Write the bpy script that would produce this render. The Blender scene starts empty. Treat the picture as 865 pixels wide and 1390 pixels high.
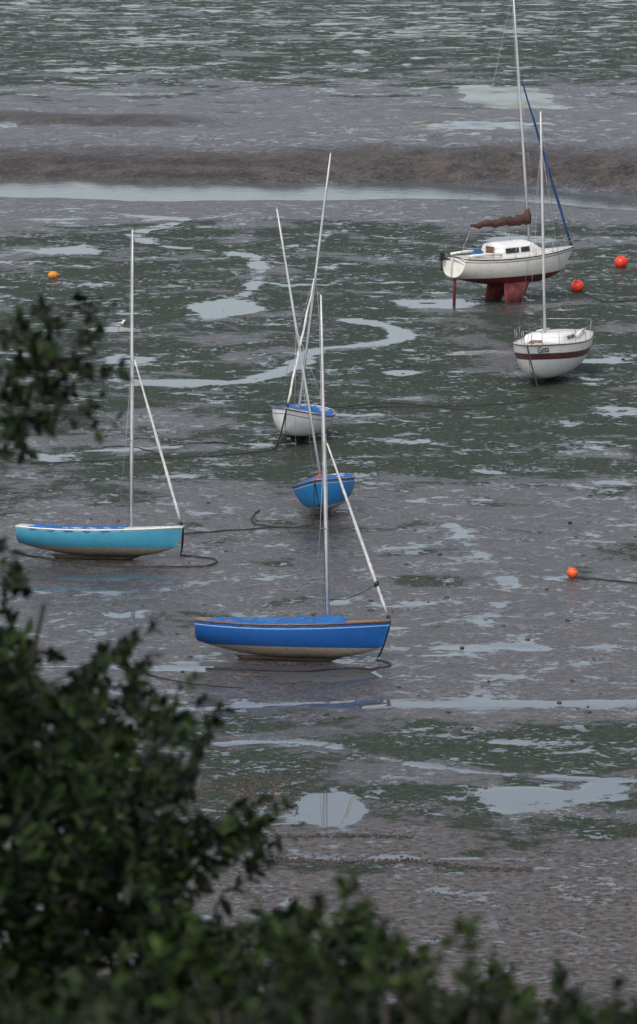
import bpy, math, random
import numpy as np
from mathutils import Vector, Matrix
random.seed(7); rng=np.random.default_rng(7)
sc=bpy.context.scene
# ------------------------------------------------------------ survey frame
H=25.6; F=7500.0; TH=math.atan(1195/7500); SN,CS=math.sin(TH),math.cos(TH)
def gp(px,py):
    """ground plane position (metres) of a surveyed point"""
    dx=px-432.5; dy=695-py
    t=H/(F*SN-dy*CS)
    return (dx*t,(F*CS+dy*SN)*t)
def sp(px,py,D):
    dx=px-432.5; dy=695-py; t=D/F
    return Vector((dx*t,(F*CS+dy*SN)*t,H+(-F*SN+dy*CS)*t))
def gY(py): return gp(432.5,py)[1]
def scl(py): return (F*SN-(695-py)*CS)/H
# ------------------------------------------------------------ materials
def newmat(name):
    m=bpy.data.materials.new(name); m.use_nodes=True
    nt=m.node_tree; b=nt.nodes['Principled BSDF']
    return m,nt,b
class NB:
    def __init__(s,nt): s.nt=nt
    def n(s,t,**k):
        x=s.nt.nodes.new(t)
        for a,v in k.items(): setattr(x,a,v)
        return x
    def link(s,a,b): s.nt.links.new(a,b)
    def put(s,sock,v):
        if isinstance(v,bpy.types.NodeSocket): s.link(v,sock)
        else: sock.default_value=v
    def math(s,op,a,b=0.0,c=None,clamp=False):
        x=s.n('ShaderNodeMath',operation=op); x.use_clamp=clamp
        s.put(x.inputs[0],a); s.put(x.inputs[1],b)
        if c is not None: s.put(x.inputs[2],c)
        return x.outputs[0]
    def noise(s,vec,scale,detail=6,rough=.55,dist=0.0,off=None):
        if off is not None:
            v=s.n('ShaderNodeVectorMath',operation='ADD'); s.link(vec,v.inputs[0]); v.inputs[1].default_value=off; vec=v.outputs[0]
        x=s.n('ShaderNodeTexNoise'); s.link(vec,x.inputs['Vector'])
        x.inputs['Scale'].default_value=scale; x.inputs['Detail'].default_value=detail
        x.inputs['Roughness'].default_value=rough; x.inputs['Distortion'].default_value=dist
        return x.outputs['Fac']
    def step(s,v,a,b,lo=0.0,hi=1.0):
        x=s.n('ShaderNodeMapRange',interpolation_type='SMOOTHSTEP'); s.put(x.inputs[0],v)
        x.inputs[1].default_value=a; x.inputs[2].default_value=b; x.inputs[3].default_value=lo; x.inputs[4].default_value=hi
        return x.outputs[0]
    def mix(s,f,a,b):
        x=s.n('ShaderNodeMix',data_type='RGBA'); s.put(x.inputs[0],f)
        for i,v in ((6,a),(7,b)):
            if isinstance(v,tuple): x.inputs[i].default_value=(v[0],v[1],v[2],1)
            else: s.link(v,x.inputs[i])
        return x.outputs[2]
    def attr(s,name):
        return s.n('ShaderNodeAttribute',attribute_name=name).outputs['Fac']
def simple(name,col,rough=.5,var=.25,scale=6.0,metal=0.0,bump=0.0,bscale=30):
    m,nt,b=newmat(name); q=NB(nt)
    tc=q.n('ShaderNodeTexCoord').outputs['Object']
    n=q.noise(tc,scale,6,.6)
    f=q.step(n,.35,.68)
    dark=tuple(c*(1-var) for c in col); 
    q.link(q.mix(f,dark,col),b.inputs['Base Color'])
    b.inputs['Roughness'].default_value=rough; b.inputs['Metallic'].default_value=metal
    if bump>0:
        bn=q.n('ShaderNodeBump'); bn.inputs['Strength'].default_value=bump; bn.inputs['Distance'].default_value=.02
        q.link(q.noise(tc,bscale,5),bn.inputs['Height']); q.link(bn.outputs[0],b.inputs['Normal'])
    return m
def hullmat(name,top,bottom,wl,stripes=(),soft=.01,rough=.28):
    """bands: antifouling below height wl, stripes [(dist below sheer a,b,col)]"""
    m,nt,b=newmat(name); q=NB(nt)
    hz=q.attr('hz'); sd=q.attr('sd')
    tc=q.n('ShaderNodeTexCoord').outputs['Object']
    n=q.noise(tc,3.0,7,.65); n2=q.noise(tc,18.0,5,.6)
    c=q.mix(q.step(n,.4,.7,0,.35),top,tuple(x*.62 for x in top))
    for a,bb,col in stripes:
        f=q.math('MULTIPLY',q.step(sd,a-.006,a+.006),q.step(sd,bb-.006,bb+.006,1,0))
        c=q.mix(f,c,col)
    bc=q.mix(q.step(n2,.35,.65),bottom,tuple(x*.7 for x in bottom))
    c=q.mix(q.step(hz,wl-soft,wl+soft,1,0),c,bc)
    lowm=q.math('MULTIPLY',q.step(q.math('ADD',hz,q.math('MULTIPLY',n,-.22)),-.10,.06,1,0),.75)
    c=q.mix(lowm,c,(.11,.095,.08))
    c=q.mix(q.math('MULTIPLY',q.step(n2,.52,.7),.22),c,(.14,.13,.1))
    q.link(c,b.inputs['Base Color'])
    q.link(q.math('ADD',rough,q.math('MULTIPLY',n2,.25)),b.inputs['Roughness'])
    return m
# ------------------------------------------------------------ mesh helpers
def mkobj(name,verts,faces,mat=None,parent=None,smooth=True,attrs=None,uv=None):
    me=bpy.data.meshes.new(name); me.from_pydata([tuple(v) for v in verts],[],faces); me.update()
    if smooth: me.polygons.foreach_set('use_smooth',[True]*len(me.polygons))
    if mat: me.materials.append(mat)
    if attrs:
        for k,v in attrs.items():
            a=me.attributes.new(k,'FLOAT','POINT'); a.data.foreach_set('value',v)
    o=bpy.data.objects.new(name,me); sc.collection.objects.link(o)
    if parent: o.parent=parent
    return o
def tube_geo(pts,radii,seg=8,V=None,Fc=None):
    V=[] if V is None else V; Fc=[] if Fc is None else Fc
    pts=[Vector(p) for p in pts]; base=len(V)
    if not hasattr(radii,'__len__'): radii=[radii]*len(pts)
    up=Vector((0.13,0.37,.9)).normalized()
    for i,p in enumerate(pts):
        d=(pts[min(i+1,len(pts)-1)]-pts[max(i-1,0)]).normalized()
        a=d.cross(up)
        if a.length<.05: a=d.cross(Vector((1,0,0)))
        a.normalize(); b=d.cross(a)
        for k in range(seg):
            an=2*math.pi*k/seg
            V.append(p+(a*math.cos(an)+b*math.sin(an))*radii[i])
    for i in range(len(pts)-1):
        for k in range(seg):
            k2=(k+1)%seg
            Fc.append((base+i*seg+k,base+i*seg+k2,base+(i+1)*seg+k2,base+(i+1)*seg+k))
    Fc.append(tuple(base+k for k in range(seg))[::-1]); Fc.append(tuple(base+(len(pts)-1)*seg+k for k in range(seg)))
    return V,Fc
def tube(name,pts,radii,mat,parent=None,seg=8):
    V,Fc=tube_geo(pts,radii,seg); return mkobj(name,V,Fc,mat,parent)
def tubes(name,lst,mat,parent=None,seg=6):
    V=[];Fc=[]
    for pts,r in lst: tube_geo(pts,r,seg,V,Fc)
    return mkobj(name,V,Fc,mat,parent)
def grid(name,rows,mat,parent=None,closed=False,attrs=None,smooth=True):
    V=[p for r in rows for p in r]; n=len(rows[0]); Fc=[]
    for i in range(len(rows)-1):
        for j in range(n-1): Fc.append((i*n+j,i*n+j+1,(i+1)*n+j+1,(i+1)*n+j))
    return mkobj(name,V,Fc,mat,parent,smooth,attrs)
def boxy(name,c,size,mat,parent,taper=1.0,bev=.02):
    import bmesh
    bm=bmesh.new(); bmesh.ops.create_cube(bm,size=1)
    for v in bm.verts:
        t=taper if v.co.z>0 else 1
        v.co=Vector((v.co.x*size[0]*t,v.co.y*size[1]*t,v.co.z*size[2]))+Vector(c)
    bmesh.ops.bevel(bm,geom=list(bm.edges),offset=bev,segments=2,affect='EDGES')
    me=bpy.data.meshes.new(name); bm.to_mesh(me); bm.free(); me.materials.append(mat)
    o=bpy.data.objects.new(name,me); sc.collection.objects.link(o); o.parent=parent; return o
def empty(name):
    e=bpy.data.objects.new(name,None); e.empty_display_size=.3; sc.collection.objects.link(e); return e
# ------------------------------------------------------------ numpy noise
def vnoise(x,y,seed=0):
    xi=np.floor(x).astype(np.int64); yi=np.floor(y).astype(np.int64); fx=x-xi; fy=y-yi
    def h(a,b):
        n=(a*374761393+b*668265263+seed*982451653)&0x7fffffff
        n=((n^(n>>13))*1274126177)&0x7fffffff
        return ((n^(n>>16))&0xffff)/65535.0
    u=fx*fx*(3-2*fx); v=fy*fy*(3-2*fy)
    return (h(xi,yi)*(1-u)+h(xi+1,yi)*u)*(1-v)+(h(xi,yi+1)*(1-u)+h(xi+1,yi+1)*u)*v
def fbm(x,y,o=5,seed=0,r=.5):
    s=0;a=1;t=0
    for i in range(o):
        s=s+a*vnoise(x*2**i+17*i,y*2**i-9*i,seed+i); t+=a; a*=r
    return s/t
def sstep(a,b,x):
    t=np.clip((x-a)/(b-a),0,1); return t*t*(3-2*t)
# ------------------------------------------------------------ terrain height
def creek_c(x):   # centre line of the tidal creek
    return 255.5-0.19*x+1.6*np.sin(x*.11+1.0)+.8*np.sin(x*.31)
def height(x,y,flat=1.0):
    x=np.asarray(x,float); y=np.asarray(y,float)
    z=((fbm(x*.35,y*.35,4,3)-.5)*.07+(fbm(x*1.7,y*1.7,3,9)-.5)*.045)*flat
    c=creek_c(x)+ (fbm(x*.25,y*.25,3,21)-.5)*3
    d=y-c
    z=z-.55*np.exp(-(d/4.1)**2*1.2)
    wob=(fbm(x*.18,y*.12,4,31)-.5)
    gul=(fbm(x*.9,y*.12,4,71)-.5)
    bank=sstep(3.5,10.0,d+wob*6+gul*2.5)*(.55+.45*sstep(-5,18,x))
    fall=1-.85*sstep(14,50,d)
    z=z+bank*fall+ bank*fall*(fbm(x*.6,y*.25,4,41)-.5)*.8
    d2=y-(286+2*np.sin(x*.2)+(fbm(x*.3,y*.3,3,51)-.5)*5)
    z=z+.28*sstep(0,3.5,d2)*(1-sstep(8,26,d2))*(1-sstep(-9,-3,x))
    return z
def hz0(x,y): return float(height(np.array([x]),np.array([y]))[0])
# ------------------------------------------------------------ ground sheet
def growing(start,step,end,k):
    out=[];v=start;s=step
    while v<end:
        s*=k; v+=s; out.append(v)
    return out
xs=list(np.arange(-30,30.01,.17)); gr=growing(30,.17,3500,1.13)
xs=np.array([-g for g in gr[::-1]]+xs+gr)
ys=[]; v=97.0
while v<430:
    ys.append(v); v+=max(.14,.14*(v/110)**1.6)
ys=list(np.array([97-g for g in growing(0,.15,45,1.12)][::-1]))+ys+growing(v,.9,9000,1.12)
ys=np.array(ys)
X,Y=np.meshgrid(xs,ys); X=X.ravel();Y=Y.ravel()
nx,ny=len(xs),len(ys)
prof=[(0,.11,.05),(30,.11,.04),(75,.14,.0),(100,.10,.0),(125,-.02,.0),(160,-.15,-.02),(200,-.25,-.02),(280,-.25,-.01),(300,.0,-.02),(330,.085,-.02),
(450,.10,-.03),(590,.09,-.03),(640,.045,-.03),(680,-.02,-.035),(730,-.07,-.035),(840,-.12,-.015),(950,-.12,-.01),(985,.0,-.03),(1030,.05,-.03),(1100,.03,-.03),(1135,-.07,-.07),(1200,-.18,-.09),(1390,-.2,-.10)]
py_=np.array([gY(p[0]) for p in prof])[::-1]
G=np.interp(Y,py_,np.array([p[1] for p in prof])[::-1]); W=np.interp(Y,py_,np.array([p[2] for p in prof])[::-1])
def blob(px,py,rx,ry,amp,arr):
    cx,cy=gp(px,py); ax=rx/scl(py); ay=abs(gY(py-ry)-gY(py+ry))/2
    r=np.sqrt(((X-cx)/ax)**2+((Y-cy)/ay)**2)
    return arr+amp*(1-sstep(.45,1.35,r))
def segd(pts):
    D=np.full(X.shape,1e9)
    P=[gp(*p) for p in pts]
    Q=[]
    for i in range(len(P)-1):
        p0=P[max(i-1,0)];p1=P[i];p2=P[i+1];p3=P[min(i+2,len(P)-1)]
        for k in range(5):
            t=k/5
            Q.append(tuple(.5*((2*p1[c])+(-p0[c]+p2[c])*t+(2*p0[c]-5*p1[c]+4*p2[c]-p3[c])*t*t+(-p0[c]+3*p1[c]-3*p2[c]+p3[c])*t**3) for c in (0,1)))
    Q.append(P[-1])
    for (ax,ay),(bx,by) in zip(Q[:-1],Q[1:]):
        dx,dy=bx-ax,by-ay; l=dx*dx+dy*dy+1e-9
        t=np.clip(((X-ax)*dx+(Y-ay)*dy)/l,0,1)
        D=np.minimum(D,np.hypot(X-ax-t*dx,Y-ay-t*dy))
    return D
W0=W.copy()
for b in [(310,418,50,11,.38),(700,135,55,14,.30),(175,489,45,7,.27),(545,506,30,5,.27),(150,447,25,5,.27),(590,412,60,8,.26),(250,520,70,6,.24),
          (650,186,110,9,.19),(100,340,50,6,.22),(452,1097,46,27,.40),(715,1085,80,20,.24),(820,1075,45,14,.22),(640,956,260,6,.24),(300,908,150,5,.2),
          (430,918,110,13,.24),(750,1008,120,4,.2),(500,1165,200,5,.2),(120,800,120,7,.14),(60,620,70,6,.22),(840,655,40,5,.22),(720,325,60,5,.2),(60,300,60,4,.17),
          (430,728,30,8,.18),(100,782,120,6,.18),(760,800,90,6,.14),(330,605,50,6,.16),(650,920,120,5,.16),(230,1020,90,6,.16),(840,560,40,8,.18),(180,250,200,4,.1),
          (200,60,150,8,.08),(620,45,200,10,.07),(130,95,140,4,.12),(690,640,100,4,.12),(560,600,90,5,.12),(820,490,50,5,.17),(480,380,60,5,.12),(650,480,50,4,.16),
          (600,880,200,5,.1),(500,820,120,5,.1),(780,880,80,6,.13),(700,1165,100,4,.15),(600,1210,80,4,.12)]:
    W=blob(*b,W)
for pts,w,a in [([(150,305),(215,298),(250,300),(180,318),(230,335),(330,345),(350,372),(335,400)],.35,.22),
    ([(478,434),(530,445),(542,458),(505,468),(430,474),(408,492),(365,510),(300,520),(160,516)],.40,.32),
    ([(290,1010),(420,1008),(520,1030),(640,1048),(865,1060)],.2,.22),([(0,955),(200,962),(430,958),(865,952)],.3,.2),
    ([(600,700),(660,760),(690,800),(650,860)],.25,.12),([(560,180),(620,188),(760,180),(865,172)],.9,.2),
    ([(640,120),(655,140),(700,150),(740,148)],.8,.3),([(0,905),(170,905),(430,912)],.2,.22),([(0,595),(120,612),(300,600)],.25,.17)]:
    W=W+a*(1-sstep(.4,1.7,segd(pts)/w+(fbm(X*.9,Y*.9,3,61)-.5)*1.2))
Z=height(X,Y,1-.97*sstep(.04,.16,W-W0))
for b in [(440,330,260,35,.05),(130,430,160,60,.04),(620,560,260,60,.06),(560,640,300,20,.08),(100,690,200,15,.05),(640,1015,160,18,.15),(380,1035,120,20,.13),(600,1075,110,14,.15),
          (800,1125,100,20,.16),(330,985,70,10,.12),(560,790,90,8,.10),(640,750,90,8,.10),(500,1180,200,8,.1),(30,600,60,20,-.05),(230,575,120,18,-.12),(180,470,120,20,-.03),(760,1000,120,10,.12),
          (300,700,120,20,-.08),(800,290,80,12,-.12),(30,290,80,14,-.12),(620,250,200,10,-.1),(420,880,200,50,-.1),(745,40,160,30,.03)]:
    G=blob(*b,G)
dcr=Y-creek_c(X)
B=sstep(2.5,5.5,dcr)*(1-sstep(9,17,dcr))
d2=Y-(286+2*np.sin(X*.2)); B=np.maximum(B,.8*sstep(-1,1,d2)*(1-sstep(4,7,d2))*(1-sstep(-9,-3,X)))
R=np.zeros_like(X); R=blob(345,1075,60,40,1.0,R); R=blob(240,1040,90,60,.7,R)
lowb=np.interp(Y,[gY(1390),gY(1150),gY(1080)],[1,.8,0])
me=bpy.data.meshes.new('mudflat_ground')
me.vertices.add(nx*ny); me.vertices.foreach_set('co',np.stack([X,Y,Z],1).astype(np.float32).ravel())
ii=np.arange((ny-1)*(nx-1)); r=ii//(nx-1); c=ii%(nx-1); a=r*nx+c
quads=np.stack([a,a+1,a+nx+1,a+nx],1).astype(np.int32)
me.loops.add(quads.size); me.loops.foreach_set('vertex_index',quads.ravel())
me.polygons.add(len(quads)); me.polygons.foreach_set('loop_start',np.arange(0,quads.size,4,dtype=np.int32)); me.polygons.foreach_set('loop_total',np.full(len(quads),4,dtype=np.int32))
me.polygons.foreach_set('use_smooth',np.ones(len(quads),dtype=bool))
me.update(calc_edges=True); me.validate()
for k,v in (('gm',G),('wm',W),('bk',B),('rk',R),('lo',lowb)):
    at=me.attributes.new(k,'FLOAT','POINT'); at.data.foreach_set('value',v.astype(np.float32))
ground=bpy.data.objects.new('mudflat_ground',me); sc.collection.objects.link(ground)
m,nt,b=newmat('wet_mud'); q=NB(nt)
P=q.n('ShaderNodeNewGeometry').outputs['Position']
nA=q.noise(P,.22,7,.62,.5); nB=q.noise(P,.42,6,.58,.7,(31,7,0)); nC=q.noise(P,1.5,5,.62,.5,(3,77,0)); nD=q.noise(P,5,5,.66,0,(9,1,0)); nE=q.noise(P,18,3,.6)
nF=q.noise(P,.7,4,.6,.3,(51,17,0))
g=q.math('ADD',q.math('ADD',nA,q.attr('gm')),q.math('MULTIPLY',q.math('ADD',nC,-.5),.45))
gf=q.step(g,.48,.56)
gbr=q.step(q.math('ADD',nD,q.math('MULTIPLY',q.step(g,.48,.64),.24)),.46,.60)
gf=q.math('MULTIPLY',gf,gbr,clamp=True)
w=q.math('ADD',q.math('ADD',nB,q.attr('wm')),q.math('ADD',q.math('MULTIPLY',q.math('ADD',nC,-.5),.34),q.math('MULTIPLY',q.math('ADD',nD,-.5),.10)))
wf=q.step(w,.595,.635)
wl_=q.math('MULTIPLY',q.math('ADD',w,-.5),.5)
wf2=q.step(q.math('ADD',nC,wl_),.58,.65,0,.9)
wf3=q.step(q.math('ADD',q.math('ADD',nD,wl_),q.math('MULTIPLY',q.math('ADD',nF,-.5),.6)),.585,.66,0,.9)
wet=q.math('MAXIMUM',q.math('MAXIMUM',wf,wf2),wf3)
wet=q.math('MULTIPLY',wet,q.math('SUBTRACT',1.0,q.math('MULTIPLY',q.attr('bk'),.93)))
mud=q.mix(q.step(nF,.35,.65),(.062,.054,.053),(.135,.118,.117))
mud=q.mix(q.step(nC,.40,.62,.7,0),mud,(.034,.029,.028))
mud=q.mix(q.step(nD,.38,.58,.9,0),mud,(.017,.0145,.014))
mud=q.mix(q.step(nE,.5,.7,0,.5),mud,(.23,.205,.20))
mud=q.mix(q.math('MULTIPLY',q.attr('bk'),.85),mud,q.mix(q.step(q.math('ADD',q.math('MULTIPLY',nF,.5),q.math('MULTIPLY',nD,.5)),.38,.6),(.015,.012,.010),(.085,.07,.06)))
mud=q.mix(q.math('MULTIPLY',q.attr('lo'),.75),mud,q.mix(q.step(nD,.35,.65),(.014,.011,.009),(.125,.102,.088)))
mud=q.mix(q.math('MULTIPLY',q.step(q.attr('rk'),.2,.8),q.step(nD,.4,.55)),mud,(.065,.032,.028))
grn=q.mix(q.step(nD,.40,.66),(.006,.011,.006),(.036,.052,.024))
grn=q.mix(q.step(nF,.4,.65,0,.5),grn,(.018,.034,.019))
grn=q.mix(q.step(nE,.5,.72,0,.6),grn,(.08,.10,.045))
col=q.mix(gf,mud,grn)
col=q.mix(wet,col,(.055,.064,.072))
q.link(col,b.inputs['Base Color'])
ro=q.math('ADD',q.math('MULTIPLY',nF,.5),.08)
ro=q.math('ADD',ro,q.math('MULTIPLY',gf,.40))
ro=q.math('ADD',ro,q.math('MULTIPLY',q.attr('bk'),.35))
ro=q.math('ADD',ro,q.math('MULTIPLY',q.attr('lo'),.18))
rm=q.n('ShaderNodeMix',data_type='FLOAT'); q.link(wet,rm.inputs[0]); q.link(ro,rm.inputs[2]); rm.inputs[3].default_value=.015
q.link(rm.outputs[0],b.inputs['Roughness']); b.inputs['IOR'].default_value=1.37
hh=q.math('ADD',q.math('MULTIPLY',nC,.9),q.math('ADD',q.math('MULTIPLY',nD,.6),q.math('MULTIPLY',nE,.14)))
hh=q.math('ADD',hh,q.math('MULTIPLY',gf,q.math('MULTIPLY',nE,.3)))
dry=q.math('SUBTRACT',1.0,wet)
bn=q.n('ShaderNodeBump'); bn.inputs['Distance'].default_value=.16
q.link(q.math('MULTIPLY',dry,.95),bn.inputs['Strength'])
q.link(hh,bn.inputs['Height']); q.link(bn.outputs[0],b.inputs['Normal'])
me.materials.append(m)
# creek water (level sheet in the carved channel)
cw=[]
for x in np.concatenate([np.linspace(-400,-31,30),np.linspace(-30,30,61),np.linspace(31,400,30)]):
    cc=float(creek_c(x)); cw.append([(x,cc-9,-.21),(x,cc,-.21),(x,cc+9,-.21)])
m,nt,b=newmat('creek_water'); q=NB(nt)
b.inputs['Base Color'].default_value=(.06,.08,.085,1); b.inputs['Roughness'].default_value=.06; b.inputs['IOR'].default_value=1.33
P=q.n('ShaderNodeNewGeometry').outputs['Position']; bn=q.n('ShaderNodeBump'); bn.inputs['Strength'].default_value=.35; bn.inputs['Distance'].default_value=.03
q.link(q.noise(P,2,5),bn.inputs['Height']); q.link(bn.outputs[0],b.inputs['Normal'])
grid('creek_water',cw,m)
# ------------------------------------------------------------ shared boat materials
M_alu=simple('mast_aluminium',(.55,.56,.57),.4,.15,2,.15)
M_rail=simple('rail_steel',(.30,.31,.33),.3,.2,5,.6)
M_white=simple('white_gelcoat',(.74,.73,.70),.3,.12,4)
M_deck=simple('deck_paint',(.54,.53,.49),.5,.2,5)
M_wood=simple('varnished_wood',(.20,.09,.04),.35,.4,12)
M_wire=simple('rigging_wire',(.32,.32,.33),.4,.2,5,.5)
M_blue=simple('blue_canvas',(.010,.13,.40),.75,.45,3,0,.6,9)
M_navy=simple('blue_sail_strip',(.012,.06,.20),.7,.3,4)
M_sail=simple('furled_sailcloth',(.62,.62,.60),.7,.25,6,0,.5,14)
M_brown=simple('brown_canvas',(.075,.032,.025),.8,.35,5,0,.6,10)
M_glass=simple('dark_window',(.015,.018,.02),.1,.1,2)
M_chain=simple('weedy_chain',(.024,.021,.019),.8,.4,9,0,.5,40)
M_orange=simple('orange_buoy_plastic',(.85,.12,.02),.4,.25,8)
M_redb=simple('red_buoy_plastic',(.75,.045,.02),.4,.25,8)
M_yel=simple('yellow_buoy_plastic',(.70,.26,.02),.5,.3,8)
M_red=simple('red_antifouling',(.33,.08,.08),.75,.5,4,0,.3,12)
M_black=simple('black_rubber',(.02,.02,.022),.6,.3,6)
M_rust=simple('rusty_red_cloth',(.38,.07,.035),.8,.4,9,0,.5,14)
# ------------------------------------------------------------ hull
def prof_b(u,B,tf,m=.42,pw=2.3):
    if u>m: return max(B*(1-((u-m)/(1-m))**pw),.012)
    return B*(1-(1-tf)*((m-u)/m)**2)
def make_hull(par,L,B,Fb,mat,tf=.62,spring=.28,kst=.42,kbow=.42,rake=.18,pw=2.3,full=.85,trake=0.0,NU=44,NV=16):
    rows=[];hzs=[];sds=[];info=[]
    for i in range(NU+1):
        u=i/NU; u=1-(1-u)**1.15 if u>.5 else u
        b=prof_b(u,B/2,tf,pw=pw); zs=Fb*(1+spring*(max(0,(u-.35))/.65)**1.8+.07*(max(0,.35-u)/.35)**2)
        zk=Fb*(kst*(max(0,.5-u)/.5)**2.0+kbow*(max(0,u-.55)/.45)**3.0)
        row=[]
        for j in range(-NV,NV+1):
            t=abs(j)/NV*math.pi/2; s=1 if j>=0 else -1
            y=s*b*math.sin(t)**full; hh=(1-math.cos(t)); z=zk+(zs-zk)*hh
            x=-L/2+L*u+rake*hh*u**5 - trake*hh*(1-u)**6
            row.append((x,y,z)); hzs.append(z); sds.append(zs-z)
        rows.append(row); info.append((-L/2+L*u+rake*u**5-trake*(1-u)**6,b,zs,zk))
    o=grid('hull',rows,mat,par,attrs={'hz':hzs,'sd':sds})
    r0=rows[0]; n=len(r0)
    V=list(r0)+[(r0[NV][0],0,r0[0][2]+.02)]
    mkobj('transom',V,[tuple(range(n))+(n,)],mat,par,False,attrs={'hz':hzs[:n]+[.5],'sd':sds[:n]+[0.2]})
    dr=[]
    for (x,b,zs,zk) in info:
        dr.append([(x,b*k*.995,zs+.05*B/2*(1-k*k)-.004) for k in np.linspace(-1,1,9)])
    return rows,info,dr
def place(par,px,py,head,heel,pitch,verts,sink=.04):
    x,y=gp(px,py)
    R=Matrix.Rotation(math.radians(head),4,'Z')@Matrix.Rotation(math.radians(heel),4,'X')@Matrix.Rotation(math.radians(pitch),4,'Y')
    mz=min((R@Vector(v)).z for v in verts)
    par.matrix_world=Matrix.Translation((x,y,hz0(x,y)-mz-sink))@R
    return par.matrix_world.copy()
def keelfin(par,name,x0,x1,x2,x3,ztop,zbot,y,th,mat,cant=0):
    V=[]
    for (xa,xb,z,t) in ((x0,x1,ztop,th),(x2,x3,zbot,th*.8)):
        for k in range(9):
            s=k/8; V.append((xa+(xb-xa)*s,y+cant*(ztop-z)+t*math.sin(math.pi*s)**.7/2+.008,z))
        for k in range(8,-1,-1):
            s=k/8; V.append((xa+(xb-xa)*s,y+cant*(ztop-z)-t*math.sin(math.pi*s)**.7/2-.008,z))
    n=18; Fc=[(i,(i+1)%n,n+(i+1)%n,n+i) for i in range(n)]+[tuple(range(n,2*n))]
    mkobj(name,V,Fc,mat,par); return V
def cover(par,info,u0,u1,ridge0,ridge1,mat):
    rows=[]; x0=info[0][0]; x1=info[-1][0]
    for i in range(37):
        u=u0+(u1-u0)*i/36; X_=x0+(x1-x0)*u
        k=0
        while k<len(info)-2 and info[k+1][0]<X_: k+=1
        t=(X_-info[k][0])/(info[k+1][0]-info[k][0]); b=info[k][1]*(1-t)+info[k+1][1]*t; zs=info[k][2]*(1-t)+info[k+1][2]*t
        rd=ridge0+(ridge1-ridge0)*(i/36); rd*= min(1,i/2.5)*min(1,(36-i)/2.5)**.7
        row=[]
        for s in np.linspace(-1,1,21):
            hgt=rd*(1-abs(s)**1.25)+.022*math.sin(i*1.1+s*5)*(1-abs(s))+.015*math.sin(i*2.3-s*9)
            sag=-.03*math.sin(abs(s)*math.pi)
            ss=s*1.03 if abs(s)>.99 else s*1.0
            row.append((X_,ss*b,zs+.024+hgt+sag*(rd>0.04)-((.055+.03*math.sin(i*.9)) if abs(s)>.99 else 0)))
        rows.append(row)
    return grid('cockpit_cover',rows,mat,par)
def rubrail(par,info,mat,r=.022,dz=-.01,out=.006):
    lst=[]
    for s in (1,-1): lst.append(([(x,s*(b+out),zs+dz) for x,b,zs,zk in info],r))
    x,b,zs,zk=info[0]; lst.append(([(x-.01,-b,zs+dz),(x-.01,b,zs+dz)],r))
    return tubes('rubbing_strake',lst,mat,par,6)
def rig(par,info,xm,mh,hounds,rake,z0,xb,zb,furl=.04,furlmat=None,beamc=.75,spreader=.5,jr=.045):
    top=Vector((xm-math.tan(math.radians(rake))*mh,0,z0+mh)); foot=Vector((xm,0,z0))
    P=lambda h: foot+(top-foot)*(h/mh)
    tube('mast',[P(0),P(mh*.3),P(mh*.6),P(mh*.85),P(mh)],[jr,jr,jr*.95,jr*.8,jr*.55],M_alu,par,10)
    tube('masthead_fitting',[P(mh),P(mh)+Vector((-.12,0,.05))],.015,M_wire,par)
    hd=P(hounds); bow=Vector((xb,0,zb))
    if furl>0:
        a=bow+(hd-bow)*.03; b2=bow+(hd-bow)*.95
        n=14; pts=[];rr=[]
        for i in range(n+1):
            t=i/n; pts.append(a+(b2-a)*t+Vector((0,.012*math.sin(i*1.7),0))); rr.append(furl*(.55+.6*math.sin(math.pi*min(1,t*1.0+.12))**.6*(1-.35*t))*(1+.12*math.sin(i*2.1)))
        tube('furled_jib',pts,rr,furlmat or M_sail,par,8)
        tube('furling_drum',[bow+Vector((0,0,.02)),bow+(hd-bow)*.02],.05,M_black,par,10)
    lst=[([bow,hd],.006)]
    sx=P(hounds*spreader)
    for s in (1,-1):
        ch=Vector((xm-.25,s*beamc,z0-.02)); tip=sx+Vector((-.08,s*.42,0))
        lst.append(([ch,tip,hd],.006)); lst.append(([sx,tip],.014))
    tubes('standing_rigging',lst,M_wire,par,5)
    return P
def dinghy(name,px,py,head,heel,pitch,L,B,Fb,hm,covm,mh,hounds,mu,rake=2,cu=(.06,.78),ridge=(.05,.20),rail=M_wood,deckm=M_deck,furl=.04,sink=.05,jr=.045,spring=.28):
    e=empty(name)
    rows,info,dr=make_hull(e,L,B,Fb,hm,spring=spring)
    grid('deck',dr,deckm,e)
    V=keelfin(e,'keel',-L*.30,L*.28,-L*.26,L*.20,.04,-.10,0,.07,hm)
    allv=[p for r in rows for p in r]+V
    x,b,zs,zk=info[0]
    boxy('rudder_head',(x-.06,0,(zs+zk)/2+.06),(.10,.04,(zs-zk)*.95),M_wood,e,.8,.008)
    rubrail(e,info,rail)
    cover(e,info,cu[0],cu[1],ridge[0],ridge[1],covm)
    xm=info[0][0]+L*mu; zm=Fb*1.05
    xb,bb,zb,_=info[-1]
    P=rig(e,info,xm,mh,hounds,rake,zm,xb-.05,zb+.04,furl,beamc=B*.42,jr=jr)
    tubes('halyards',[([P(.1)+Vector((-.06,.03,0)),P(mh*.97)+Vector((-.06,.02,0))],.007),([P(.1)+Vector((.06,-.03,0)),P(hounds)+Vector((.05,0,0))],.006)],M_wire,e,5)
    tubes('bow_fitting',[([(xb-.12,-.05,zb),(xb+.02,0,zb+.07),(xb-.12,.05,zb)],.013)],M_wire,e)
    mw=place(e,px,py,head,heel,pitch,allv,sink)
    return e,mw,info,P
hmA=hullmat('royal_blue_hull',(.006,.085,.31),(.40,.34,.26),.30,[(.0,.035,(.10,.045,.02)),(.10,.125,(.25,.40,.62))])
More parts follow.
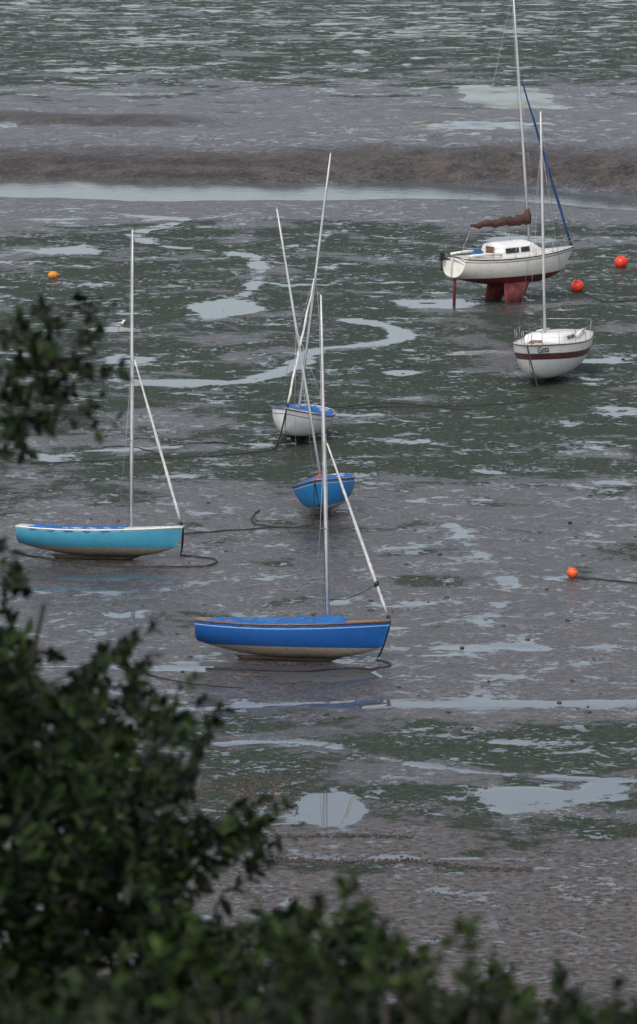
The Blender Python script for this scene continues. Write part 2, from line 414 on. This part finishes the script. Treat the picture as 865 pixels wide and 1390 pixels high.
hmB=hullmat('turquoise_hull',(.055,.29,.43),(.34,.30,.23),.27,[(0,.03,(.03,.06,.09)),(.03,.055,(.5,.55,.55))])
hmC=hullmat('white_dinghy_hull',(.72,.72,.70),(.09,.11,.10),.14,[(.0,.03,(.25,.12,.06)),(.16,.19,(.10,.16,.3))])
hmD=hullmat('sky_blue_hull',(.012,.19,.46),(.48,.48,.46),.20,[(0,.03,(.5,.5,.48)),(.09,.11,(.4,.5,.6))])
A=dinghy('sailing_dinghy',394,896,-9,-8,0,4.72,1.85,.86,hmA,M_blue,8.25,4.75,.70,rake=2.5,deckm=M_wood,ridge=(.05,.18),spring=.16,jr=.040)
B_=dinghy('sailing_dinghy',133,758,-9,-7,0,4.47,1.75,.76,hmB,M_blue,8.35,4.95,.71,rake=.8,cu=(.08,.66),ridge=(.03,.06),deckm=M_deck,rail=M_white,spring=.16,jr=.040)
C=dinghy('sailing_dinghy',405,598,-104,-6.5,-4.5,3.9,1.85,.80,hmC,M_blue,8.3,4.5,.60,rake=-1.5,cu=(.05,.6),ridge=(.04,.10),deckm=M_white,jr=.040)
D=dinghy('sailing_dinghy',444,697,-95,9.5,-4.5,3.8,1.8,.80,hmD,M_blue,8.1,4.6,.60,rake=-1.5,cu=(.05,.72),ridge=(.04,.12),deckm=M_white,furl=0,jr=.040)
e,mw,info,P=A
xb,bb,zb,_=info[-1]; bow=Vector((xb-.05,0,zb+.04)); hd=P(4.75); kn=bow+(hd-bow)*.19
tubes('sheet_lashing',[([kn+Vector((0,0,-.08)),kn+Vector((0,0,.0)),kn+Vector((0,0,.08))],[.05,.075,.05]),
   ([P(.6),P(.45)+(kn-P(.6))*.35,kn+Vector((-.3,0,-.2)),kn],.012)],M_black,e)
e,mw,info,P=D
tube('stowed_sail_bundle',[P(.02)+Vector((.12,-.2,.05)),P(.02)+Vector((.16,0,.13)),P(.02)+Vector((.12,.18,.06))],[.06,.12,.06],M_rust,e,8)
# ------------------------------------------------------------ yachts
def yacht(name,px,py,head,heel,pitch,L,B,Fb,hm,mh,hounds,rake,keels,furlm,cab=(.36,.70),ch=.30,boom=True,mu=.6,sink=.08,rudder=True,cabm=M_white,furl=.05,spring=.20,rh=.5):
    e=empty(name)
    rows,info,dr=make_hull(e,L,B,Fb,hm,tf=.72,spring=spring,kst=.40,kbow=.42,rake=.45,pw=2.2,full=.75,trake=-.12)
    grid('deck',dr,M_deck,e)
    allv=[p for r in rows for p in r]
    if keels=='bilge':
        for s in (1,-1): allv+=keelfin(e,'bilge_keel',-L*.11,L*.12,-L*.12,L*.02,Fb*.12,-.74,s*B*.24,.14,M_red,cant=s*.18)
    else:
        allv+=keelfin(e,'keel',-L*.16,L*.14,-L*.12,L*.09,.06,-.14,0,.16,hm)
    x,b,zs,zk=info[0]
    if rudder:
        keelfin(e,'rudder',x-.06,x+.10,x-.06,x+.07,zk+.12,-.78 if keels=='bilge' else .05,0,.05,M_red if keels=='bilge' else M_white)
        keelfin(e,'rudder_stock',x-.16,x-.03,x-.14,x-.03,zs+.02,zk-.05,0,.05,M_white)
    rubrail(e,info,M_black if keels=='bilge' else M_wood,.02)
    xs0=info[0][0]
    def ub(u):
        X_=xs0+(info[-1][0]-xs0)*u; k=0
        while k<len(info)-2 and info[k+1][0]<X_: k+=1
        t=(X_-info[k][0])/(info[k+1][0]-info[k][0]); return X_,info[k][1]*(1-t)+info[k+1][1]*t,info[k][2]*(1-t)+info[k+1][2]*t
    rr=[];side=[]
    for i in range(25):
        t=i/24; u=cab[0]+(cab[1]-cab[0])*t; X_,b,zs=ub(u)
        h=ch*min(1,.35+t*14)*(1 if t<.58 else (1-sstep(.58,1,t)*.93)); hb=min(b*.70,B*.34)
        row=[]
        for s,zz in ((-1,-.01),(-.97,.25),(-.93,.6),(-.86,.9),(-.7,1.02),(-.35,1.12),(0,1.16),(.35,1.12),(.7,1.02),(.86,.9),(.93,.6),(.97,.25),(1,-.01)):
            row.append((X_,s*hb,zs+.02+h*zz))
        rr.append(row); side.append((X_,hb,zs,h))
    grid('coachroof',rr,cabm,e)
    n=13; mkobj('cabin_bulkhead',rr[0],[tuple(range(n))],cabm,e,False)
    X0,hb0,zs0,h0=side[0]
    boxy('companionway',(X0-.02,0,zs0+.5*ch*.8),(.04,.5,ch*.95),M_wood,e,1,.006)
    for s in (1,-1):
        for t0,t1 in ((.12,.34),(.40,.56)):
            i0=int(t0*24);i1=int(t1*24); top=[];bot=[]
            for i in range(i0,i1+1):
                X_,hb,zs,h=side[i]; bot.append((X_,s*(hb*.965+.014),zs+.02+h*.33)); top.append((X_,s*(hb*.92+.014),zs+.02+h*.75))
            grid('cabin_window',[bot,top],M_glass,e)
    cm=[]
    for s in (1,-1):
        cm.append(([(xs0+.25,s*B*.26,info[0][2]+.08),(xs0+L*.2,s*B*.30,info[0][2]+.12),(X0,s*hb0,zs0+.15)],.05))
    tubes('cockpit_coaming',cm,cabm,e,8)
    lst=[]
    def sh(u,inn=.05): X_,b,zs=ub(u); return X_,max(b-inn,.03),zs
    us=[.03,.2,.38,.56,.74,.88]
    for s in (1,-1):
        tops=[]
        for u in us:
            X_,b,zs=sh(u); lst.append(([(X_,s*b,zs),(X_,s*b,zs+rh)],.009)); tops.append((X_,s*b,zs+rh))
        lst.append((tops,.004)); lst.append(([(a_,b_,c_-rh*.48) for a_,b_,c_ in tops],.004))
    X_,b,zs=sh(.88); Xb,bb,zb=info[-1][0],info[-1][1],info[-1][2]
    for dz in (rh,): lst.append(([(X_,b,zs+dz),(Xb-.15,.16,zb+dz+.02),(Xb+.05,0,zb+dz+.03),(Xb-.15,-.16,zb+dz+.02),(X_,-b,zs+dz)],.012))
    lst.append(([(Xb-.15,.12,zb),(Xb-.1,.15,zb+rh+.02)],.012)); lst.append(([(Xb-.15,-.12,zb),(Xb-.1,-.15,zb+rh+.02)],.012))
    X_,b,zs=sh(.03)
    for dz in (rh,): lst.append(([(X_+.5,b,zs+dz),(X_,b,zs+dz),(X_-.04,b*.6,zs+dz),(X_-.04,-b*.6,zs+dz),(X_,-b,zs+dz),(X_+.5,-b,zs+dz)],.012))
    tubes('guard_rails',lst,M_rail,e,6)
    xm=xs0+L*mu; _,_,zsm=ub(mu); z0=zsm+ch*.6
    P=rig(e,info,xm,mh,hounds,rake,z0,Xb-.12,zb+.06,furl,furlm,beamc=B*.43,spreader=.52,jr=.05)
    tubes('backstay',[([P(mh),(xs0+.1,0,info[0][2]+.05)],.006)],M_wire,e,5)
    tubes('halyards',[([P(.1)+Vector((-.08,.03,0)),P(mh*.97)+Vector((-.08,.02,0))],.007)],M_wire,e,5)
    if boom:
        g=P(.95); en=g+Vector((-L*.50,0,-.10))
        tube('boom',[g,en],.045,M_alu,e)
        pts=[];ra=[]
        for i in range(25):
            t=i/24; pts.append(g+(en-g)*t+Vector((0,.02*math.sin(i*2),.08+.03*math.sin(i*.8)))); ra.append((.15*(1-t)**.6+.065)*(1+.14*math.sin(i*1.9)+.08*math.sin(i*3.3)))
        tube('sail_cover',pts,ra,M_brown,e,12)
        tube('luff_cover',[g+Vector((.02,0,-.1)),g+Vector((-.04,0,.25)),g+Vector((-.02,0,.5))],[.11,.16,.05],M_brown,e,10)
        tubes('mainsheet',[([en,(xs0+.3,0,info[0][2]+.1)],.012)],M_wire,e)
    mw=place(e,px,py,head,heel,pitch,allv,sink)
    return e,mw,info,P,ub
hmE=hullmat('cream_yacht_hull',(.76,.74,.67),(.17,.022,.026),.40,[(.10,.13,(.02,.04,.04))])
hmG=hullmat('white_yacht_hull',(.74,.73,.70),(.05,.045,.045),.10,[(.30,.52,(.09,.03,.028)),(.0,.04,(.25,.12,.06))])
E=yacht('sailing_yacht',690,409,35,0,0,5.45,2.15,1.12,hmE,9.9,6.9,5.0,'bilge',M_navy,mu=.665,ch=.46,spring=.12,cab=(.30,.74),rh=.42)
Gt=yacht('sailing_yacht',747,513,-105,1.6,-1,6.1,2.45,1.18,hmG,7.8,6.6,-.5,'fin',M_sail,mu=.6,boom=False,ch=.28,furl=0,rh=.45)
e,mw,info,P,ub=E
x,b,zs,zk=info[0]
boxy('outboard_motor',(x-.2,.5,zs+.02),(.2,.22,.3),M_black,e,.8,.04)
tube('outboard_leg',[(x-.22,.5,zs-.1),(x-.22,.5,zs-.55)],.04,M_black,e)
boxy('locker_box',(x+.9,-.3,zs+.16),(.4,.3,.2),M_blue,e,.9,.04)
e,mw,info,P,ub=Gt
boxy('deck_hatch',(info[-1][0]-1.35,0,ub(.78)[2]+.10),(.45,.42,.07),M_wood,e,.9,.015)
boxy('anchor_locker',(info[-1][0]-.6,0,ub(.9)[2]+.05),(.3,.22,.08),M_wood,e,.9,.015)
cu=bpy.data.curves.new('name_lettering','FONT'); cu.body='Geta'; cu.size=.32; cu.extrude=.004; cu.materials.append(M_black)
X_,bq,zq=ub(.93)
X2,b2,z2=ub(.80); d=Vector((X2-X_,b2-bq,0)).normalized()
nrm=Vector((-d.y,d.x,0)); nrm=nrm if nrm.y>0 else -nrm
R=Matrix((( d.x,-.0,nrm.x),(d.y,0,nrm.y),(0,1,0))).to_4x4()
to=bpy.data.objects.new('name_lettering',cu); sc.collection.objects.link(to); to.parent=e
to.matrix_local=Matrix.Translation(Vector((X_,bq,zq-.28))+nrm*.03)@R
# ------------------------------------------------------------ mooring chains
def chain(name,pts,r=.022,start=None,lift=.01,wig=.06):
    P=[gp(*p) for p in pts]; Q=[]
    for i in range(len(P)-1):
        p0=P[max(i-1,0)];p1=P[i];p2=P[i+1];p3=P[min(i+2,len(P)-1)]
        for k in range(8):
            t=k/8
            Q.append([.5*((2*p1[c])+(-p0[c]+p2[c])*t+(2*p0[c]-5*p1[c]+4*p2[c]-p3[c])*t*t+(-p0[c]+3*p1[c]-3*p2[c]+p3[c])*t**3) for c in (0,1)])
    Q.append(list(P[-1])); out=[]
    if start is not None:
        s=Vector(start); q0=Vector((Q[0][0],Q[0][1],hz0(*Q[0])+.02))
        for k in range(6):
            t=k/6; p=s.lerp(q0,t); p.z-=.12*math.sin(math.pi*t)*min(1,s.z); p.z=max(p.z,hz0(p.x,p.y)); out.append(p)
    for i,(a,b) in enumerate(Q):
        a+=random.uniform(-wig,wig)*.4; b+=random.uniform(-wig,wig)
        out.append(Vector((a,b,hz0(a,b)+lift)))
    return tube(name,out,[r*random.uniform(.8,1.35) for _ in out],M_chain,None,6)
def bowpt(T,dx=0,dz=0): 
    info=T[2]; return T[1]@Vector((info[-1][0]+dx,0,info[-1][2]+dz))
chain('mooring_chain',[(512,897),(530,903),(505,909),(470,908),(400,912),(280,908)],.024,bowpt(A))
chain('mooring_chain',[(246,754),(292,760),(285,768),(240,770),(130,768),(30,752)],.024,bowpt(B_))
chain('mooring_chain',[(375,608),(360,612),(300,618),(230,622),(130,626),(40,630)],.022,bowpt(C))
chain('mooring_chain',[(425,714),(392,716),(350,712),(342,703),(352,692)],.022,bowpt(D))
chain('mooring_chain',[(250,724),(310,719),(395,716)],.02)
chain('mooring_chain',[(735,540),(745,540),(680,549),(600,551),(520,547),(470,552),(350,560)],.023,bowpt(Gt))
chain('mooring_chain',[(777,392),(800,402),(825,410),(865,408)],.028)
chain('mooring_chain',[(783,784),(810,786),(865,791),(930,793)],.022)
chain('mooring_chain',[(230,622),(180,606),(140,607)],.018)
chain('mooring_chain',[(160,905),(240,925),(330,935)],.014)
chain('mooring_chain',[(470,555),(560,552),(640,556)],.018)
chain('mooring_chain',[(230,605),(290,601),(340,606)],.018)
# ------------------------------------------------------------ buoys
def buoy(px,py,r,mat,lay=0,squash=1,ang=0):
    x,y=gp(px,py); e=empty('mooring_buoy')
    rows=[]
    prof=[(0,-1),(.35,-.94),(.7,-.72),(.93,-.36),(1,0),(.95,.34),(.76,.66),(.5,.86),(.26,1.0),(.20,1.12),(.20,1.25),(0,1.27)]
    for pr,pz in prof:
        rows.append([(r*pr*math.cos(a),r*pr*math.sin(a),r*pz*squash) for a in np.linspace(0,2*math.pi,25)])
    grid('float',rows,mat,e)
    tube('ring',[(r*.16*math.cos(a),0,r*(1.33*squash)+r*.16*math.sin(a)) for a in np.linspace(0,2*math.pi,13)],r*.045,M_wire,e,6)
    tube('girth_band',[(r*1.0*math.cos(a),r*1.0*math.sin(a),0) for a in np.linspace(0,2*math.pi,25)],r*.03,M_chain,e,6)
    e.matrix_world=Matrix.Translation((x,y,hz0(x,y)+r*.8))@Matrix.Rotation(ang,4,'Z')@Matrix.Rotation(math.radians(lay),4,'Y')
buoy(843,363,.27,M_redb,70,1,.3); buoy(784,396,.26,M_redb,-40,1,1.2); buoy(777,783,.15,M_orange,50,1,2.2); buoy(72,378,.16,M_yel,85,1.3,.1)
# ------------------------------------------------------------ gull
def gull(px,py,head):
    x,y=gp(px,py); e=empty('gull')
    mw=simple('gull_white',(.75,.75,.74),.7); mg=simple('gull_grey',(.25,.27,.30),.7); my=simple('gull_yellow',(.6,.3,.03),.5)
    spine=[(-.24,.20,.006),(-.17,.20,.03),(-.08,.20,.065),(.02,.205,.078),(.10,.225,.062),(.14,.26,.04),(.165,.30,.036),(.19,.325,.038),(.215,.325,.028),(.235,.32,.01)]
    tube('body',[(a,0,b) for a,b,c in spine],[c for a,b,c in spine],mw,e,12)
    for s in (1,-1):
        rows=[]
        for t in np.linspace(0,1,8):
            w=.075*math.sin(math.pi*min(1,.25+t*.72))+.004
            rows.append([(.10-.42*t,s*(.074*(1-t*.7)+.006),.235-.02*t+w*.55),(.10-.42*t,s*(.088*(1-t*.75)+.006),.235-.02*t-.0),(.10-.42*t,s*(.07*(1-t*.7)+.006),.235-.02*t-w*.6)])
        grid('folded_wing',rows,mg,e)
    tube('beak',[(.235,0,.32),(.27,0,.315),(.285,0,.305)],[.010,.008,.002],my,e,6)
    tubes('legs',[([(.0,s*.03,.15),(-.005,s*.03,.08),(.0,s*.03,.0),(.04,s*.035,.0)],.006) for s in (1,-1)],my,e,5)
    e.matrix_world=Matrix.Translation((x,y,hz0(x,y)))@Matrix.Rotation(head,4,'Z')@Matrix.Scale(1.15,4)
gull(161,450,.3)
# ------------------------------------------------------------ stones and groyne
import bmesh
def stones(name,pts,mat,rmin,rmax,flat=.6):
    V=[];Fc=[]
    bm=bmesh.new(); bmesh.ops.create_icosphere(bm,subdivisions=1,radius=1); base=[v.co.copy() for v in bm.verts]; bf=[tuple(v.index for v in f.verts) for f in bm.faces]; bm.free()
    for (x,y) in pts:
        r=random.uniform(rmin,rmax)*random.uniform(.6,1); o=len(V); z=hz0(x,y); sx,sy,sz=random.uniform(.8,1.6),random.uniform(.7,1.2),flat*random.uniform(.6,1.2); an=random.random()*3
        for c in base:
            k=random.uniform(.78,1.15); a,b_=c.x*sx*r*k,c.y*sy*r*k
            V.append((x+a*math.cos(an)-b_*math.sin(an),y+a*math.sin(an)+b_*math.cos(an),z+c.z*sz*r*k+r*.15))
        Fc+=[tuple(i+o for i in f) for f in bf]
    return mkobj(name,V,Fc,mat,None,False)
M_stone=simple('weedy_stone',(.05,.043,.036),.7,.6,4,0,.5,20)
M_rstone=simple('reddish_stone',(.10,.058,.05),.6,.6,3,0,.5,20)
pts=[]
for i in range(420):
    t=random.random(); px=375+350*t; py=1166+13*t+random.gauss(0,1.4)+3*math.sin(t*9); pts.append(gp(px,py))
for i in range(190):
    t=random.random(); pts.append(gp(350+210*t,1134+3*t+random.gauss(0,1.3)+1.5*math.sin(t*7)))
stones('stone_groyne',pts,M_stone,.025,.065,.7)
pts=[gp(random.gauss(338,42),random.gauss(1072,20)) for _ in range(620)]+[gp(random.uniform(200,865),random.uniform(1110,1300)) for _ in range(420)]
pts=[p for p in pts if math.hypot((p[0]-gp(452,1097)[0])/.75,(p[1]-gp(452,1097)[1])/4)>1]
stones('shingle_stones',pts,M_rstone,.015,.055)
pts=[gp(random.gauss(545,14),random.gauss(497,1.2)) for _ in range(14)]+[gp(random.uniform(0,865),random.uniform(300,1000)) for _ in range(160)]
stones('seaweed_clumps',pts,M_stone,.03,.11,.4)
# ------------------------------------------------------------ hillside below the viewpoint
def hill(x,y):
    base=np.interp(y,[-60,-3,1.5,6,9,12,16,24,40,62,70],[26,24.0,23.6,21.6,20.4,19.2,17.4,13.2,6.0,.6,-1.2])
    return base+(fbm(x*.5,y*.5,4,77)-.5)*.5*(np.interp(y,[50,66],[1,0]))
hx=np.concatenate([np.linspace(-400,-21,40),np.linspace(-20,20,101),np.linspace(21,400,40)]); hy=np.linspace(-60,70,140)
rows=[]
for y in hy:
    zz=hill(hx,np.full_like(hx,y)); rows.append([(float(x),float(y),float(z)) for x,z in zip(hx,zz)])
M_grass=simple('hillside_grass',(.03,.04,.015),.9,.6,2,0,.6,12)
grid('hillside',rows,M_grass)
# ------------------------------------------------------------ foliage
def leafmat(name,c1,c2):
    m,nt,b=newmat(name); q=NB(nt)
    rnd=q.n('ShaderNodeNewGeometry').outputs['Random Per Island']
    q.link(q.mix(q.math('POWER',rnd,2.0),c1,c2),b.inputs['Base Color']); b.inputs['Roughness'].default_value=.6
    b.inputs['Specular IOR Level'].default_value=.18
    return m
M_leaf=leafmat('dark_leaf',(.004,.008,.003),(.024,.046,.009))
M_leaf2=leafmat('young_leaf',(.012,.024,.005),(.05,.085,.015))
M_bark=simple('bark',(.03,.026,.022),.9,.5,8,0,.8,20)
class Fol:
    def __init__(s): s.V=[];s.F=[];s.TV=[];s.TF=[]
    def leaf(s,p,d,L):
        d=d.normalized(); n=Vector((random.gauss(0,.6),random.gauss(0,.6),random.gauss(.6,.5))).normalized()
        sd=d.cross(n)
        if sd.length<.1: sd=Vector((1,0,0))
        sd.normalize(); n=sd.cross(d); w=L*random.uniform(.22,.32); o=len(s.V); cu=random.uniform(-.12,.05)*L
        s.V+= [p,p+d*L*.3-sd*w*.9+n*w*.3,p+d*L*.68-sd*w*.75+n*(w*.3+cu*.4),p+d*L+n*cu,p+d*L*.68+sd*w*.75+n*(w*.3+cu*.4),p+d*L*.3+sd*w*.9+n*w*.3]
        s.F+= [(o,o+1,o+2,o+3),(o,o+3,o+4,o+5)]
    def twig(s,p,d,ln,nl,L,r=.004):
        pts=[p];cur=p.copy();dd=d.normalized(); n=6
        for i in range(n):
            dd=(dd+Vector((random.gauss(0,.18),random.gauss(0,.18),random.gauss(.02,.15)))).normalized(); cur=cur+dd*ln/n; pts.append(cur.copy())
        tube_geo(pts,[r*(1-.12*i) for i in range(n+1)],4,s.TV,s.TF)
        for k in range(nl):
            t=random.random()**.8*n; i=min(int(t),n-1); q_=pts[i].lerp(pts[i+1],t-i)
            a=(pts[i+1]-pts[i]).normalized(); o=Vector((random.gauss(0,1),random.gauss(0,1),random.gauss(0,1))); o=(o-a*o.dot(a)).normalized()
            s.leaf(q_,(a*.6+o*.9+Vector((0,0,-.1))),L*random.uniform(.55,1.15))
        return pts[-1]
    def limb(s,a,b,r0,r1,sag=.1):
        pts=[];n=9
        off=[Vector((random.gauss(0,.03),random.gauss(0,.03),random.gauss(0,.03))) for _ in range(n+1)]
        for i in range(n+1):
            t=i/n; p=a.lerp(b,t)+Vector((0,0,sag*math.sin(math.pi*t)))+off[i]*(b-a).length*.4*(0 if i in(0,n) else 1); pts.append(p)
        tube_geo(pts,[r0+(r1-r0)*(i/n) for i in range(n+1)],7,s.TV,s.TF); return pts
    def build(s,name,lm,base):
        e=empty(name); e.location=base
        for nm,V,Fc,mt in (('foliage',s.V,s.F,lm),('branches',s.TV,s.TF,M_bark)):
            mkobj(nm,[v-base for v in V],Fc,mt,e,nm=='branches')
def inpoly(x,y,P):
    c=False;j=len(P)-1
    for i in range(len(P)):
        if (P[i][1]>y)!=(P[j][1]>y) and x<(P[j][0]-P[i][0])*(y-P[i][1])/(P[j][1]-P[i][1])+P[i][0]: c=not c
        j=i
    return c
def edge_dist(x,y,P):
    best=1e9
    for i in range(len(P)):
        a=P[i];b=P[(i+1)%len(P)]; dx,dy=b[0]-a[0],b[1]-a[1]; t=max(0,min(1,((x-a[0])*dx+(y-a[1])*dy)/(dx*dx+dy*dy)))
        best=min(best,math.hypot(x-a[0]-t*dx,y-a[1]-t*dy))
    return best
# tree on the left
tree=Fol(); bx,by=-2.1,14.0; tb=Vector((bx,by,float(hill(np.array([bx]),np.array([by]))[0])-.1))
top=Vector((-1.9,14.2,23.6))
trunk=tree.limb(tb,top,.13,.05,0)
poly=[(-420,560),(-200,640),(-60,760),(10,790),(60,785),(110,825),(165,860),(185,905),(235,930),(282,970),(275,1030),(245,1060),(265,1110),(320,1095),(365,1092),(360,1140),(345,1175),(380,1235),(390,1500),(-420,1500)]
n=0
while n<900:
    x=random.uniform(-320,390); y=random.uniform(600,1440)
    if not inpoly(x,y,poly): continue
    ed=edge_dist(x,y,poly)
    cl=fbm(np.array([x*.013]),np.array([y*.013]),3,5)[0]
    if ed<65 and cl<.52 and random.random()<.8: continue
    D=random.uniform(13.0,15.6) if ed>60 else random.uniform(13.6,14.6)
    p=sp(x,y,D)
    d=Vector((random.gauss(.3,.6),random.gauss(0,.6),random.gauss(.5,.5)))
    L=.042 if ed<90 else .060
    tree.twig(p-d.normalized()*.10,d,random.uniform(.12,.24),random.randint(18,28),L); n+=1
for (x,y) in [(60,820),(150,900),(240,980),(200,1050),(100,1000),(320,1130),(20,950),(250,1180),(150,1220),(330,1260),(-150,800),(-200,1000)]:
    k=random.uniform(.25,.75); a=trunk[int(k*9)]; tree.limb(a,sp(x,y,14.6),.03,.006,.12)
spr=[(20,440,18),(75,425,16),(110,435,10),(60,460,18),(25,500,20),(90,490,20),(128,520,8),(60,530,22),(110,545,14),(20,570,22),(75,580,16),(115,585,7),(30,615,16),(10,545,20),(-40,500,26),(-80,560,26),(-60,440,22),(-130,520,30),(-140,600,30),(5,600,18),(45,500,18),(15,770,10),(-5,760,12),(115,430,5),(95,415,6),(60,500,18),(85,540,18),(35,470,16),(35,550,18),(120,500,8),(115,470,6)]
for (x,y,nl) in spr:
    for r in range(2):
        p=sp(x-2+random.gauss(0,9),y+random.gauss(0,9),random.uniform(13.7,14.3)); d=Vector((random.gauss(.4,.5),random.gauss(0,.4),random.gauss(.1,.5)))
        tree.twig(p-d.normalized()*.05,d,random.uniform(.08,.13),nl,.040,.003)
for (x,y) in [(80,430),(100,500),(110,560),(20,590),(60,520)]:
    tree.limb(top+Vector((0,0,-.1)),sp(x,y,14),.018,.003,.05)
for (x,y,nl) in [(220,838,5),(215,880,6),(262,918,7),(300,960,8),(295,1000,6)]:
    p=sp(x-25,y+25,14); d=sp(x,y,14)-p; tree.twig(p,d,.07,nl*2,.036,.003)
tree.build('hillside_tree',M_leaf,tb)
def bush(name,poly,num,Dr,L,mat,base_px,up=.9,xr=(-200,1000),yr=(1000,1560),nl=(14,24)):
    f=Fol(); bxy=sp(base_px,1300,sum(Dr)/2); gz=float(hill(np.array([bxy.x]),np.array([bxy.y]))[0])
    base=Vector((bxy.x,bxy.y,gz-.05)); n=0; tries=0; tg=[]
    while n<num and tries<50000:
        tries+=1
        x=random.uniform(*xr); y=random.uniform(*yr)
        if not inpoly(x,y,poly): continue
        p=sp(x,y,random.uniform(*Dr)); d=Vector((random.gauss(0,.45),random.gauss(0,.4),random.gauss(up,.35)))
        f.twig(p-d.normalized()*.10,d,random.uniform(.10,.17),random.randint(*nl),L); n+=1
        if n%14==0: tg.append(p)
    for p in tg: f.limb(base+Vector((random.gauss(0,.08),random.gauss(0,.08),0)),p,.016,.004,.0)
    f.build(name,mat,base)
bush('hillside_bush',[(330,1255),(380,1235),(450,1260),(470,1220),(510,1225),(530,1285),(620,1335),(700,1335),(740,1340),(790,1365),(900,1378),(1050,1380),(1050,1560),(330,1560)],430,(11.5,13.5),.044,M_leaf,600)
sh=Fol(); s0=sp(560,1300,8.5); sb=Vector((s0.x,s0.y,float(hill(np.array([s0.x]),np.array([s0.y]))[0])-.05))
for (x,y,h,nl) in [(562,1170,180,40),(575,1230,120,24),(375,1200,160,30),(395,1245,120,24),(500,1255,110,26),(645,1250,100,22),(440,1265,90,22),(530,1265,90,22),(300,1250,120,26),(240,1270,110,26),(150,1280,100,22),(700,1290,70,14)]:
    a=sp(x-8,y+h,8.5); b_=sp(x,y,8.5); d=b_-a
    st=sb+Vector((a.x-sb.x,0,0)); st.z=float(hill(np.array([st.x]),np.array([st.y]))[0])-.03
    sh.limb(st,a,.008,.005,0); sh.twig(a,d,d.length,nl,.034,.004)
sh.build('hedge_shrub',M_leaf2,sb)
bush('hedge_shrub',[(-150,1375),(0,1360),(200,1355),(400,1350),(600,1365),(800,1378),(1000,1385),(1000,1560),(-150,1560)],420,(8.0,9.5),.036,M_leaf,420,nl=(14,22))
# ------------------------------------------------------------ light
w=bpy.data.worlds.new('World'); sc.world=w; w.use_nodes=True; nt=w.node_tree
sky=nt.nodes.new('ShaderNodeTexSky'); sky.sky_type='NISHITA'; sky.sun_disc=False
EL,AZ=52,200
sky.sun_elevation=math.radians(EL); sky.sun_rotation=math.radians(AZ); sky.air_density=1.0; sky.dust_density=4.0; sky.ozone_density=1.0
hs=nt.nodes.new('ShaderNodeHueSaturation'); hs.inputs['Saturation'].default_value=.55; hs.inputs['Value'].default_value=1.42
nt.links.new(sky.outputs[0],hs.inputs['Color']); nt.links.new(hs.outputs[0],nt.nodes['Background'].inputs['Color']); nt.nodes['Background'].inputs['Strength'].default_value=.15
s=bpy.data.lights.new('sun','SUN'); s.energy=1.0; s.angle=math.radians(14); s.color=(1,.96,.90)
so=bpy.data.objects.new('sun',s); sc.collection.objects.link(so)
az=math.radians(AZ); el=math.radians(EL)
dirv=Vector((math.sin(az)*math.cos(el),math.cos(az)*math.cos(el),math.sin(el)))
so.rotation_euler=dirv.to_track_quat('Z','Y').to_euler(); so.location=(0,60,80)
# ------------------------------------------------------------ camera
cd=bpy.data.cameras.new('camera'); cam=bpy.data.objects.new('camera',cd); sc.collection.objects.link(cam); sc.camera=cam
cd.sensor_fit='VERTICAL'; cd.sensor_height=36; cd.sensor_width=36; cd.lens=F/1390*36
cam.location=(0,0,H); cam.rotation_euler=(math.pi/2-TH,0,0); cd.clip_start=.5; cd.clip_end=12000
cd.dof.use_dof=True; cd.dof.focus_distance=150; cd.dof.aperture_fstop=11
sc.view_settings.view_transform='Standard'; sc.view_settings.look='None'; sc.view_settings.exposure=0
